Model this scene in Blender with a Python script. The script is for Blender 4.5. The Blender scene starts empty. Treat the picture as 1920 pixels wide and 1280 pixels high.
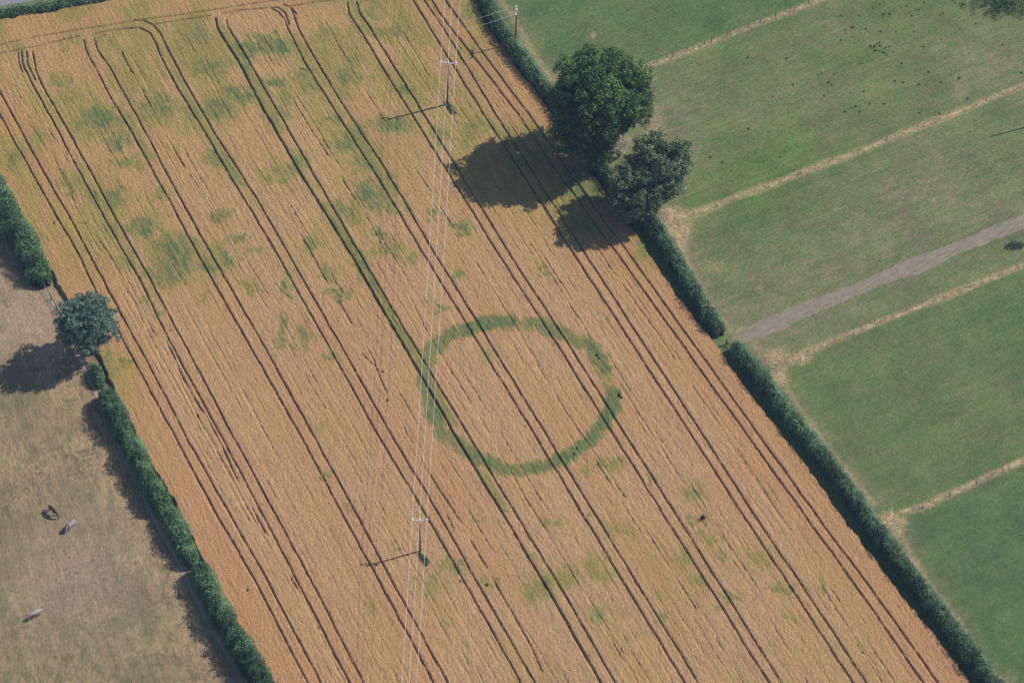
import bpy, math, random
import numpy as np
from math import radians, sin, cos, tan, pi
random.seed(7); np.random.seed(7)
S = bpy.context.scene
COL = S.collection

# ------------------------------------------------------------------ camera
W, H, F = 1920.0, 1280.0, 5850.0          # photograph size and focal length in its pixels
TH = radians(51.0); D = F / 11.0
cam = bpy.data.cameras.new('camera'); camo = bpy.data.objects.new('camera', cam); COL.objects.link(camo)
camo.location = (0, -D * cos(TH), D * sin(TH)); camo.rotation_euler = (pi / 2 - TH, 0, 0)
cam.sensor_width = 36; cam.lens = 36 * F / W; cam.clip_start = 5; cam.clip_end = 6000
S.camera = camo
# ------------------------------------------------------------------ sky and sun
SUN_EL, SUN_AZ = radians(44.0), radians(19.0)     # azimuth from +x towards +y
w = bpy.data.worlds.new('World'); S.world = w; w.use_nodes = True
nt = w.node_tree
sky = nt.nodes.new('ShaderNodeTexSky'); sky.sky_type = 'NISHITA'; sky.sun_disc = False
sky.sun_elevation = SUN_EL; sky.sun_rotation = pi / 2 - SUN_AZ; sky.dust_density = 0.6; sky.air_density = 1.3; sky.ozone_density = 2.0
bg = nt.nodes['Background']; bg.inputs['Strength'].default_value = 0.075
nt.links.new(sky.outputs[0], bg.inputs[0])
sl = bpy.data.lights.new('sun', 'SUN'); sl.energy = 4.2; sl.angle = radians(0.5); sl.color = (1.0, 0.93, 0.84)
so = bpy.data.objects.new('sun', sl); COL.objects.link(so)
so.rotation_euler = (pi / 2 - SUN_EL, 0, SUN_AZ + pi / 2); so.location = (0, 0, 300)
S.view_settings.view_transform = 'Standard'; S.view_settings.look = 'None'
S.view_settings.exposure = 0.18; S.view_settings.gamma = 1.0

# ------------------------------------------------------------------ helpers
def at(px, py, z=0.0):
    """photograph pixel -> point of the place at height z (works on arrays)"""
    a = (np.asarray(px, float) - W / 2) / F; b = (H / 2 - np.asarray(py, float)) / F
    dx, dy, dz = a, cos(TH) + b * sin(TH), -sin(TH) + b * cos(TH)
    t = (z - D * sin(TH)) / dz
    return np.stack([dx * t, -D * cos(TH) + dy * t, np.zeros_like(t) + z], -1)
def topx(p):
    x, y, z = p[..., 0], p[..., 1] + D * cos(TH), p[..., 2] - D * sin(TH)
    d = y * cos(TH) - z * sin(TH); u = y * sin(TH) + z * cos(TH)
    return W / 2 + F * x / d, H / 2 - F * u / d
def sm(a, b, x):
    t = np.clip((x - a) / (b - a), 0, 1); return t * t * (3 - 2 * t)
_nz = {}
def noise(x, y, s=1.0, seed=0):
    """smooth value noise 0..1, cell size s"""
    if seed not in _nz: _nz[seed] = np.random.RandomState(seed).rand(512, 512).astype(np.float32)
    T = _nz[seed]; X = x / s + 71.3 + seed; Y = y / s + 39.7
    xi = np.floor(X).astype(int); yi = np.floor(Y).astype(int); fx = X - xi; fy = Y - yi
    fx = fx * fx * (3 - 2 * fx); fy = fy * fy * (3 - 2 * fy)
    a = T[xi % 512, yi % 512]; b = T[(xi + 1) % 512, yi % 512]; c = T[xi % 512, (yi + 1) % 512]; d = T[(xi + 1) % 512, (yi + 1) % 512]
    return (a * (1 - fx) + b * fx) * (1 - fy) + (c * (1 - fx) + d * fx) * fy
def fbm(x, y, s, seed, n=3):
    v = 0; t = 0
    for i in range(n): v = v + noise(x, y, s / 2 ** i, seed + i) / 1.6 ** i; t += 1 / 1.6 ** i
    return v / t

def mesh_np(name, V, Q, attrs=None, smooth=False):
    m = bpy.data.meshes.new(name); V = np.asarray(V, np.float32); Q = np.asarray(Q, np.int32)
    k = Q.shape[1]
    m.vertices.add(len(V)); m.vertices.foreach_set('co', V.ravel())
    m.loops.add(Q.size); m.loops.foreach_set('vertex_index', Q.ravel())
    m.polygons.add(len(Q)); m.polygons.foreach_set('loop_start', np.arange(0, Q.size, k, dtype=np.int32))
    m.update(calc_edges=True)
    if smooth: m.polygons.foreach_set('use_smooth', np.ones(len(Q), bool))
    for n, (dom, arr) in (attrs or {}).items():
        a = m.attributes.new(n, 'FLOAT', dom); a.data.foreach_set('value', np.asarray(arr, np.float32).ravel())
    return m
def link(name, mesh, mat=None, parent=None, loc=None):
    o = bpy.data.objects.new(name, mesh); COL.objects.link(o)
    if mat is not None and mesh is not None: mesh.materials.append(mat)
    if parent: o.parent = parent
    if loc is not None: o.location = loc
    return o
def tag(o, label=None, cat=None, group=None, kind=None):
    if label: o['label'] = label
    if cat: o['category'] = cat
    if group: o['group'] = group
    if kind: o['kind'] = kind
    return o

class MB:
    def __init__(s): s.v = []; s.f = []
    def add(s, V, Fc):
        b = len(s.v); s.v += [tuple(map(float, p)) for p in V]; s.f += [tuple(i + b for i in f) for f in Fc]
    def box(s, c, d, rz=0.0):
        cx, cy, cz = c; P = []
        for z in (-1, 1):
            for x, y in ((-1, -1), (1, -1), (1, 1), (-1, 1)):
                X, Y = x * d[0] / 2, y * d[1] / 2
                P.append((cx + X * cos(rz) - Y * sin(rz), cy + X * sin(rz) + Y * cos(rz), cz + z * d[2] / 2))
        s.add(P, [(3, 2, 1, 0), (4, 5, 6, 7), (0, 1, 5, 4), (1, 2, 6, 5), (2, 3, 7, 6), (3, 0, 4, 7)])
    def tube(s, pts, rads, n=8):
        pts = [np.array(p, float) for p in pts]; R = []
        for i, p in enumerate(pts):
            d = pts[min(i + 1, len(pts) - 1)] - pts[max(i - 1, 0)]; d /= np.linalg.norm(d)
            a = np.cross(d, (0, 0, 1) if abs(d[2]) < .9 else (1, 0, 0)); a /= np.linalg.norm(a); b = np.cross(d, a)
            r = rads[i] if hasattr(rads, '__len__') else rads
            R.append([p + r * (a * cos(2 * pi * k / n) + b * sin(2 * pi * k / n)) for k in range(n)])
        V = [q for ring in R for q in ring]; Fc = []
        for i in range(len(pts) - 1):
            for k in range(n):
                k2 = (k + 1) % n; Fc.append((i * n + k, i * n + k2, (i + 1) * n + k2, (i + 1) * n + k))
        Fc.append(tuple(range(n - 1, -1, -1))); Fc.append(tuple((len(pts) - 1) * n + k for k in range(n)))
        s.add(V, Fc)
    def build(s, name, mat, parent=None, loc=None, smooth=False):
        m = bpy.data.meshes.new(name); m.from_pydata(s.v, [], s.f); m.update()
        if smooth:
            for p in m.polygons: p.use_smooth = True
        return link(name, m, mat, parent, loc)

# ------------------------------------------------------------------ materials
def newmat(name, rough=0.9, spec=0.15):
    m = bpy.data.materials.new(name); m.use_nodes = True; b = m.node_tree.nodes['Principled BSDF']
    b.inputs['Roughness'].default_value = rough; b.inputs['Specular IOR Level'].default_value = spec
    return m, m.node_tree, b
def N(t, typ, **kw):
    n = t.nodes.new(typ)
    for k, v in kw.items(): setattr(n, k, v)
    return n
def attr(t, name):
    n = N(t, 'ShaderNodeAttribute'); n.attribute_name = name; return n.outputs['Fac']
def coords(t, rz=0.0, scale=(1, 1, 1)):
    c = N(t, 'ShaderNodeTexCoord'); m = N(t, 'ShaderNodeMapping')
    m.inputs['Rotation'].default_value = (0, 0, rz); t.links.new(c.outputs['Object'], m.inputs[0])
    q = N(t, 'ShaderNodeMapping'); q.inputs['Scale'].default_value = scale; t.links.new(m.outputs[0], q.inputs[0]); return q.outputs[0]
def tnoise(t, vec, scale, detail=3, rough=0.6):
    n = N(t, 'ShaderNodeTexNoise'); n.inputs['Scale'].default_value = scale; n.inputs['Detail'].default_value = detail
    n.inputs['Roughness'].default_value = rough; t.links.new(vec, n.inputs['Vector']); return n.outputs['Fac']
def mrange(t, v, a, b, c=0.0, d=1.0):
    n = N(t, 'ShaderNodeMapRange'); t.links.new(v, n.inputs[0])
    for i, x in zip((1, 2, 3, 4), (a, b, c, d)): n.inputs[i].default_value = x
    return n.outputs[0]
def mix(t, fac, a, b, mode='MIX'):
    n = N(t, 'ShaderNodeMix', data_type='RGBA', blend_type=mode)
    for sock, v in ((n.inputs[0], fac), (n.inputs[6], a), (n.inputs[7], b)):
        if isinstance(v, bpy.types.NodeSocket): t.links.new(v, sock)
        elif isinstance(v, (int, float)): sock.default_value = v
        else: sock.default_value = (*v, 1)
    return n.outputs[2]
def mul(t, a, b, op='MULTIPLY'):
    n = N(t, 'ShaderNodeMath', operation=op)
    for sock, v in ((n.inputs[0], a), (n.inputs[1], b)):
        if isinstance(v, bpy.types.NodeSocket): t.links.new(v, sock)
        else: sock.default_value = v
    return n.outputs[0]
def bump(t, b, h, strength, dist):
    n = N(t, 'ShaderNodeBump'); n.inputs['Strength'].default_value = strength; n.inputs['Distance'].default_value = dist
    t.links.new(h, n.inputs['Height']); t.links.new(n.outputs[0], b.inputs['Normal'])

def flat_mat(name, col, rough=0.7, spec=0.3, var=0.15, scale=3.0):
    m, t, b = newmat(name, rough, spec)
    f = tnoise(t, coords(t), scale, 3); c = mix(t, mrange(t, f, .3, .7), tuple(x * (1 - var) for x in col), tuple(min(1, x * (1 + var)) for x in col))
    t.links.new(c, b.inputs['Base Color']); return m

# tramline frame of the wheat field: u runs along the tramlines, v across
P0, P1 = at(560, 320, .7), at(1127, 1280, .7)
ud = (P1 - P0)[:2]; ud /= np.linalg.norm(ud); vd = np.array([-ud[1], ud[0]])
ROT = math.atan2(ud[1], ud[0])

# ripe wheat
M_wheat, t, b = newmat('ripe_wheat', 0.95, 0.05)
cr = coords(t, -ROT, (1, 1, 1))
strk = coords(t, -ROT, (0.35, 2.2, 1))
base = mix(t, mrange(t, tnoise(t, strk, 1.3, 4, .65), .3, .7), (.350, .212, .108), (.535, .338, .180))
base = mix(t, mul(t, attr(t, 'rust'), .65), base, (.44, .235, .115))
base = mix(t, mul(t, attr(t, 'yellow'), .75), base, (.335, .262, .078))
grn = mix(t, mrange(t, tnoise(t, strk, 2.0, 3, .6), .3, .7), (.075, .125, .048), (.165, .205, .075))
fg = mul(t, attr(t, 'green'), mrange(t, tnoise(t, strk, 1.7, 4, .7), .25, .7, .55, 1.3))
n = N(t, 'ShaderNodeClamp'); t.links.new(fg, n.inputs[0])
base = mix(t, n.outputs[0], base, grn)
# coarse grain of single ears and clumps
gr = mrange(t, tnoise(t, coords(t, -ROT, (.7, 1.5, 1)), 4.2, 4, .8), .36, .64, .66, 1.3)
base = mix(t, 1.0, base, gr, 'MULTIPLY')
base = mix(t, attr(t, 'soil'), base, (.095, .075, .045))
row = N(t, 'ShaderNodeTexNoise'); row.inputs['Scale'].default_value = 1.0; row.inputs['Detail'].default_value = 4; row.inputs['Roughness'].default_value = .8; t.links.new(coords(t, -ROT, (.10, 3.2, 1)), row.inputs['Vector'])
base = mix(t, 1.0, base, mrange(t, row.outputs['Fac'], .36, .64, .86, 1.12), 'MULTIPLY')
t.links.new(base, b.inputs['Base Color'])
bump(t, b, tnoise(t, coords(t, -ROT, (.7, 1.3, 1)), 6.0, 4, .75), 0.6, 0.2)

# pasture (right: green to olive, left: parched)
def pasture(name, lush, green, olive, dry, rz, bare=(.42, .31, .2)):
    m, t, b = newmat(name, 0.95, 0.05)
    s1 = coords(t, rz, (.7, 1.3, 1)); s0 = coords(t)
    c = mix(t, mrange(t, tnoise(t, s1, .22, 6, .75), .38, .62), green, olive)
    c = mix(t, mul(t, attr(t, 'lush'), mrange(t, tnoise(t, s0, .3, 6, .8), .36, .62, .3, 1.0)), c, lush)
    d = mul(t, attr(t, 'dry'), mrange(t, tnoise(t, s1, .5, 6, .8), .38, .6, .15, 1.2))
    k = N(t, 'ShaderNodeClamp'); t.links.new(d, k.inputs[0]); c = mix(t, k.outputs[0], c, dry)
    d = mul(t, attr(t, 'bare'), mrange(t, tnoise(t, s0, 1.6, 4, .7), .38, .58, .3, 1.3))
    k = N(t, 'ShaderNodeClamp'); t.links.new(d, k.inputs[0]); c = mix(t, k.outputs[0], c, bare)
    g = mrange(t, tnoise(t, coords(t, rz, (.75, 1.3, 1)), 2.0, 6, .88), .37, .63, .62, 1.38)
    c = mix(t, 1.0, c, g, 'MULTIPLY')
    c = mix(t, 1.0, c, mrange(t, tnoise(t, coords(t, rz, (.05, .75, 1)), 1.0, 4, .75), .36, .64, .92, 1.08), 'MULTIPLY')
    c = mix(t, 1.0, c, mrange(t, tnoise(t, s0, .11, 5, .7), .35, .65, .86, 1.14), 'MULTIPLY')
    t.links.new(c, b.inputs['Base Color']); bump(t, b, tnoise(t, coords(t, rz, (.7, 1.4, 1)), 4.0, 4, .75), .55, .16)
    return m
M_right = pasture('green_pasture', (.066, .126, .046), (.094, .165, .050), (.140, .178, .068), (.215, .190, .112), radians(-28), bare=(.46, .34, .2))
M_left = pasture('parched_pasture', (.100, .118, .048), (.150, .132, .068), (.215, .165, .098), (.340, .245, .145), radians(70), bare=(.36, .27, .20))

def leafmat(name, a, b_, rough=.6, spec=.25):
    m, t, b = newmat(name, rough, spec)
    c = mix(t, attr(t, 'tone'), a, b_); t.links.new(c, b.inputs['Base Color'])
    return m
M_oak = leafmat('oak_leaves', (.036, .085, .028), (.22, .34, .09))
M_ash = leafmat('ash_leaves', (.055, .105, .056), (.35, .43, .22))
M_blue = leafmat('bluish_oak_leaves', (.070, .130, .098), (.30, .43, .32))
M_hedge = leafmat('hawthorn_leaves', (.026, .064, .034), (.26, .42, .21))
M_hedge2 = leafmat('bright_hedge_leaves', (.022, .062, .030), (.21, .37, .16))
M_dead = leafmat('dead_twigs', (.40, .32, .24), (.66, .54, .42))
M_weed = leafmat('weed_leaves', (.055, .122, .052), (.115, .20, .08))
M_straw = leafmat('dry_grass_stems', (.30, .22, .13), (.78, .62, .40), .9, .05)
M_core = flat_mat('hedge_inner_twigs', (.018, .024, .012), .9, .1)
M_bark = flat_mat('bark', (.12, .095, .07), .9, .1, .35, 4)
M_pole = flat_mat('weathered_pole_timber', (.17, .15, .14), .8, .2, .2, 4)
M_darkpole = flat_mat('creosoted_pole_timber', (.05, .035, .03), .8, .2, .2, 4)
M_steel = flat_mat('galvanised_steel', (.62, .62, .64), .45, .5, .06, 5)
M_porc = flat_mat('pale_insulator_glaze', (.85, .85, .86), .25, .6, .03, 5)
M_wire = flat_mat('aluminium_conductor', (.80, .78, .76), .5, .5, .04, 2)
M_post = flat_mat('fence_post_timber', (.14, .11, .085), .85, .15, .3, 5)
M_asph = flat_mat('asphalt', (.24, .235, .26), .9, .2, .08, 3)
m_, t, b = newmat('bare_track_soil', .95, .05); M_track = m_
c = mix(t, mrange(t, tnoise(t, coords(t, radians(-28), (.4, 2.2, 1)), 1.1, 5, .7), .3, .7), (.170, .142, .112), (.34, .285, .225))
c = mix(t, mrange(t, tnoise(t, coords(t), .6, 4, .7), .58, .72), c, (.15, .17, .075))
t.links.new(c, b.inputs['Base Color']); bump(t, b, tnoise(t, coords(t), 3, 4, .7), .5, .12)
m_, t, b = newmat('trodden_path_earth', .95, .05); M_path = m_
c = mix(t, mrange(t, tnoise(t, coords(t), 1.6, 4, .7), .3, .7), (.27, .22, .17), (.42, .34, .27))
t.links.new(c, b.inputs['Base Color'])

# ------------------------------------------------------------------ outlines read off the photograph (pixels)
L_EDGE = [(-160, 60), (-60, 225), (0, 335), (60, 455), (120, 552), (185, 665), (215, 735), (260, 830), (325, 940), (380, 1050), (430, 1150), (512, 1285), (600, 1440)]
R_EDGE = [(770, -160), (845, -80), (885, -20), (915, 40), (965, 110), (1030, 200), (1100, 300), (1180, 410), (1222, 470), (1280, 555), (1345, 640), (1400, 715), (1460, 795), (1530, 885), (1600, 985), (1680, 1090), (1760, 1190), (1850, 1310), (1940, 1440)]
R_EDGE = [(x - (0 if y < 0 else 9 if y < 330 else 13), y) for x, y in R_EDGE]
TOP = [(-160, 66), (0, 42), (100, 26), (240, 0), (600, -60), (770, -90)]
TRAMS = [
 [(-40,130),(0,216),(57,320),(105,405),(139,460),(175,536),(232,640),(279,728),(340,840),(404,960),(465,1065),(497,1125),(577,1280),(640,1400)],
 [(-25,130),(0,173),(80,320),(138,420),(180,500),(205,548),(255,640),(308,738),(352,825),(429,960),(497,1080),(602,1280),(665,1400)],
 [(39,96),(42,120),(57,152),(98,225),(147,320),(208,430),(260,520),(318,640),(400,790),(490,960),(562,1097),(655,1280),(710,1400)],
 [(61,96),(66,128),(76,155),(120,232),(169,320),(228,430),(285,530),(343,640),(425,795),(514,960),(590,1100),(682,1280),(740,1400)],
 [(157,74),(160,90),(172,115),(212,190),(248,250),(287,320),(373,480),(464,640),(566,820),(640,960),(730,1125),(814,1280),(880,1400)],
 [(176,72),(182,92),(205,125),(255,215),(310,320),(397,480),(490,640),(590,820),(666,960),(755,1125),(840,1280),(905,1400)],
 [(240,54),(262,52),(281,62),(291,80),(298,100),(330,160),(385,250),(425,320),(480,410),(535,505),(611,640),(700,800),(795,960),(885,1115),(977,1280),(1040,1400)],
 [(250,38),(268,38),(287,46),(300,62),(310,84),(316,95),(350,160),(400,245),(447,320),(480,370),(560,510),(635,640),(725,800),(821,960),(905,1110),(1004,1280),(1070,1400)],
 [(404,34),(407,50),(416,68),(445,112),(478,177),(560,320),(667,492),(752,640),(851,812),(941,960),(1030,1110),(1127,1280),(1190,1400)],
 [(423,36),(427,50),(441,73),(482,142),(584,320),(680,485),(772,640),(875,810),(965,960),(1060,1115),(1154,1280),(1220,1400)],
 [(505,14),(521,22),(533,36),(541,56),(570,115),(630,212),(701,320),(796,480),(895,640),(990,795),(1090,960),(1180,1110),(1285,1280),(1350,1400)],
 [(543,12),(550,28),(563,62),(630,177),(724,320),(815,475),(917,640),(1015,800),(1113,960),(1205,1110),(1310,1280),(1375,1400)],
 [(651,4),(654,24),(672,52),(750,180),(838,320),(937,480),(1041,640),(1141,800),(1241,960),(1340,1115),(1442,1280),(1510,1400)],
 [(668,4),(673,22),(695,55),(770,175),(860,320),(958,480),(1062,640),(1163,800),(1265,960),(1362,1115),(1466,1280),(1535,1400)],
 [(735,-55),(775,0),(810,60),(845,115),(910,220),(976,320),(1078,480),(1182,640),(1286,800),(1390,960),(1492,1115),(1600,1280),(1670,1400)],
 [(758,-55),(795,0),(831,52),(875,125),(934,222),(998,320),(1100,480),(1204,640),(1308,800),(1411,960),(1516,1115),(1625,1280),(1695,1400)],
 [(780,-55),(812,5),(835,40),(892,112),(970,212),(1044,320),(1160,480),(1275,640),(1390,800),(1505,960),(1617,1115),(1732,1280),(1800,1400)],
 [(805,-55),(838,5),(860,36),(912,108),(992,215),(1067,320),(1182,480),(1297,640),(1412,800),(1527,960),(1642,1115),(1759,1280),(1830,1400)],
 # headland pair along the top
 [(-60,94),(0,84),(60,70),(150,55),(200,48),(250,39),(320,30),(390,20),(480,6),(560,-6),(650,-18),(760,-40)],
 [(-60,112),(0,100),(60,88),(146,68)], [(172,65),(186,61),(245,52)], [(285,46),(330,39),(393,29)], [(414,26),(440,20),(480,17),(518,14)],
 [(540,12),(555,10),(592,4),(640,-2),(760,-22)],
 # short turning arcs
 [(50,96),(51,116),(58,135),(66,150)], [(33,98),(35,115),(42,135)], [(176,84),(182,72),(195,66)],
 [(424,34),(430,28),(445,23)], [(505,14),(521,14),(534,24),(541,46)], [(668,14),(676,4),(690,0)], [(530,8),(545,14),(556,26)],
]
FAINT = [ # drill misses and shallow wheelings between the tramlines: points, strength
 ([(228,96),(240,122),(262,160),(300,235),(345,310),(358,330)],.7), ([(358,330),(440,470),(520,612),(590,735),(700,925),(830,1160),(900,1280)],.3),
 ([(20,180),(60,240),(110,320),(150,400),(200,470),(255,570),(310,660),(360,760),(430,890),(490,1000),(560,1110),(640,1270)],.45),
 ([(47,150),(70,205),(130,310)],.4), ([(55,150),(100,230),(125,290)],.4),
 ([(500,100),(540,175),(620,300),(700,430),(770,560),(800,620),(880,750),(960,890),(1075,1080),(1200,1290)],.5),
 ([(350,70),(400,160),(470,290),(540,400),(620,540),(700,675),(730,750),(800,880),(870,990),(925,1085),(1000,1220),(1030,1290)],.6),
 ([(620,60),(660,130),(720,230),(800,350),(890,490),(960,600),(1060,770),(1150,900),(1260,1070),(1350,1210),(1400,1290)],.4),
 ([(755,60),(830,190),(900,300),(990,450),(1080,590),(1130,670),(1220,810),(1330,980),(1430,1140),(1520,1290)],.4),
 ([(905,160),(1000,300),(1120,470),(1230,620),(1330,770),(1420,900),(1530,1080),(1660,1290)],.4),
 ([(312,640),(347,715),(382,775),(410,825),(432,870),(477,960),(510,1017),(542,1080),(572,1127),(607,1192),(640,1250),(680,1330)],1.0),
 ([(480,85),(520,150),(545,180)],.3), ([(600,1110),(560,1020),(500,900)],.3), ([(870,300),(905,360),(985,490)],.3),
 ([(660,640),(715,700),(780,840),(830,950),(860,1010)],.5),([(1000,960),(1030,1010),(1090,1100),(1180,1240),(1210,1300)],.55),
 ([(1090,960),(1150,1050),(1210,1160),(1260,1280)],.45),
 ([(326,722),(350,716)],.5),([(366,716),(382,714)],.5),([(430,797),(480,777)],.45),([(142,418),(162,418)],.5),([(312,620),(322,619)],.7),([(562,128),(574,132),(590,131)],.5),([(485,945),(492,945)],.6),
]
PATCH = [(110,150,20,12,.5),(135,185,18,15,.5),(190,225,48,20,.85),(160,240,25,16,.5),(225,267,18,9,.85),(300,207,36,18,.7),(240,305,22,10,.6),(250,240,12,10,.6),(395,127,25,14,.6),(350,57,30,22,.4),(470,92,24,12,.9),(402,203,30,20,.7),(445,180,30,11,.9),(367,220,20,18,.6),(410,303,22,16,.8),(120,85,14,6,.4),
(515,85,38,13,.95),(517,160,30,12,.85),(572,152,15,12,.5),(665,145,24,9,.7),(717,62,40,9,.55),(752,60,15,8,.5),(735,237,30,14,.9),(622,225,16,8,.9),(655,270,26,12,.85),(672,250,14,18,.6),(760,178,11,3,.9),(692,288,16,12,.6),(685,310,22,14,.7),(525,215,24,10,.5),(885,245,25,16,.6),(827,257,16,14,.5),(517,242,14,8,.4),(555,302,14,12,.7),(537,185,20,12,.5),(600,60,18,8,.4),(660,120,16,8,.4),(100,200,14,8,.4),(75,255,20,14,.35),(20,300,20,16,.4),
(215,372,20,16,.8),(182,370,12,8,.7),(132,342,22,16,.5),(267,422,22,13,.9),(322,460,36,20,.85),(310,512,28,20,1.05),(337,482,24,13,.95),(300,367,12,7,.6),(410,407,16,11,.8),(442,450,16,7,.8),(425,487,18,11,.7),(390,503,16,9,.8),(472,535,15,14,.5),(377,555,9,6,.6),(217,432,16,10,.4),(280,560,9,14,.5),(300,585,10,10,.5),(240,490,20,15,.35),(400,470,20,10,.4),(470,470,16,10,.4),
(695,362,26,14,1.0),(712,385,34,10,.75),(650,392,22,12,.75),(660,408,16,12,.6),(727,335,11,7,.7),(737,357,12,8,.6),(707,437,13,6,.9),(730,472,22,11,.5),(772,485,9,11,.8),(582,460,13,10,.8),(537,540,8,12,1.0),(632,547,13,7,1.0),(527,612,10,17,.8),(567,625,12,20,.7),(680,495,9,22,1.1),(865,430,13,11,1.0),(817,577,11,5,1.05),(855,510,9,11,.8),(815,395,10,6,.8),(615,510,12,9,.5),(520,332,22,7,.5),(1020,510,10,8,.7),(1140,500,10,8,.3),(1130,600,10,10,.35),
(530,648,12,7,.7),(567,648,12,7,.5),(615,665,11,6,.6),(620,885,9,7,.7),(660,950,10,8,.4),(600,800,16,8,.3),(840,1060,11,12,.6),(861,1065,7,14,.8),(863,1205,8,9,.9),(917,1093,13,4,.8),(1027,1095,18,12,.6),(1005,1105,30,15,.45),(1060,1085,25,18,.5),(1110,1055,20,14,.5),(1132,1077,20,10,.5),(1120,1152,10,12,.8),(1000,1037,10,8,.4),(895,972,13,8,.5),(932,980,9,7,.5),(1040,982,20,7,.7),(1107,972,8,8,.7),(1155,992,25,10,.5),(837,1170,6,11,.6),(810,1100,20,20,.4),(740,1020,9,5,.5),(700,1140,14,8,.4),(690,1145,9,8,.5),(780,1080,16,5,.5),
(1312,972,17,5,1.1),(1345,1045,11,8,.6),(1325,1007,20,7,.5),(1363,1122,9,9,1.0),(1375,1112,12,5,.7),(1472,1102,18,6,1.0),(1496,1103,8,4,.7),(1237,1120,12,6,.7),(1282,1050,16,16,.5),(1545,1095,9,7,.5),(1417,1047,20,12,.5),(1355,992,12,7,.4),(1232,1160,10,7,.6),(1482,1160,12,5,.5),(1300,1090,16,12,.35),
(1145,872,18,9,.6),(1097,882,13,7,.6),(1220,902,10,6,.6),(1295,920,22,12,.5),(915,665,22,12,.3),(1100,345,45,28,.95),(1215,455,22,24,.7),(1060,390,26,14,.6),(990,290,60,40,.5),(1100,420,40,30,.5),(238,682,14,8,.85),(200,690,18,30,.5),(890,20,22,18,.7),(690,20,20,10,.4)]
RING = [(803,668,.75),(815,650,.75),(840,632,.85),(870,616,.95),(900,607,1),(930,602,1.05),(958,602,1),(972,604,.1),(984,604,.7),(1005,606,.95),(1030,613,.9),(1055,624,.8),(1080,636,.75),(1105,650,.8),(1122,668,.9),(1132,690,.95),(1138,706,.4),(1142,718,.12),(1146,730,.7),(1151,744,1.15),(1150,762,1.15),(1138,784,1.05),(1120,808,.95),(1096,832,1),(1070,850,.95),(1035,868,.8),(1000,877,.85),(970,881,.8),(940,880,.85),(905,866,1),(875,848,.75),(850,828,.65),(830,808,.8),(818,785,.95),(810,760,.95),(802,735,.85),(797,710,.8),(797,690,.8),(803,668,.75)]
HOLES = [(1118,665,.45),(1121,671,.3),(1159,739,.4),(1164,745,.3),(1075,850,.3),(1316,969,.8),(1310,973,.5),(1160,742,.3),(100,418,.25),(135,360,.25),(220,605,.25),(862,1088,.2),(911,1095,.3),(1080,840,.25),(716,697,.3),(725,750,.3),(370,778,.25),(462,1105,.35)]

# ------------------------------------------------------------------ ground sheet and pastures
def sheet(name, pts, z, mat, attrs=None):
    m = bpy.data.meshes.new(name); m.from_pydata([(float(x), float(y), z) for x, y in pts], [], [tuple(range(len(pts)))]); m.update()
    for a in (attrs or {}):
        at_ = m.attributes.new(a, 'FLOAT', 'POINT'); at_.data.foreach_set('value', [attrs[a]] * len(pts))
    return link(name, m, mat)
g = sheet('ground', [(-3000, -2000), (3000, -2000), (3000, 4000), (-3000, 4000)], -0.008, M_right, {'dry': .3, 'lush': .1, 'bare': 0})
tag(g, kind='structure')

def px_grid(x0, x1, y0, y1, step):
    xs = np.arange(x0, x1, step); ys = np.arange(y0, y1, step); X, Y = np.meshgrid(xs, ys, indexing='ij')
    nx, ny = X.shape; I = np.arange(nx * ny).reshape(nx, ny)
    Q = np.stack([I[:-1, :-1], I[1:, :-1], I[1:, 1:], I[:-1, 1:]], -1).reshape(-1, 4)
    return X.ravel(), Y.ravel(), Q
def inpoly(x, y, poly):
    c = np.zeros(x.shape, bool); n = len(poly)
    for i in range(n):
        x1, y1 = poly[i]; x2, y2 = poly[(i + 1) % n]
        if y1 == y2: continue
        c ^= ((y1 > y) != (y2 > y)) & (x < (x2 - x1) * (y - y1) / (y2 - y1) + x1)
    return c
def segdist(x, y, pl):
    d = np.full(x.shape, 1e9)
    for (x1, y1), (x2, y2) in zip(pl[:-1], pl[1:]):
        dx, dy = x2 - x1, y2 - y1; tt = np.clip(((x - x1) * dx + (y - y1) * dy) / (dx * dx + dy * dy), 0, 1)
        d = np.minimum(d, np.hypot(x - x1 - tt * dx, y - y1 - tt * dy))
    return d
def gp(pts, z=0.0): return [tuple(at(x, y, z)[:2]) for x, y in pts]

S1 = [(1190,133),(1205,127),(1290,97),(1364,68),(1414,47),(1461,30),(1515,9),(1540,-1),(1680,-60),(1800,-110)]
S2 = [(1280,408),(1310,398),(1381,369),(1448,346),(1515,319),(1582,296),(1616,282),(1666,262),(1733,235),(1801,208),(1868,181),(1918,161),(2020,121),(2150,68)]
S4 = [(1481,679),(1515,659),(1569,635),(1616,618),(1683,591),(1750,565),(1794,548),(1851,524),(1920,497),(2020,458),(2150,405)]
S5 = [(1655,977),(1690,962),(1740,946),(1765,932),(1815,912),(1865,887),(1917,865),(2020,825),(2150,770)]
RVERGE = [(940,5),(960,30),(985,75),(1010,115),(1035,150)], [(1262,440),(1300,515),(1345,590),(1382,630)], [(1415,645),(1450,690),(1490,750),(1540,820),(1590,885),(1640,945)], [(1690,1010),(1740,1090),(1790,1155),(1850,1255),(1900,1290)]
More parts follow.
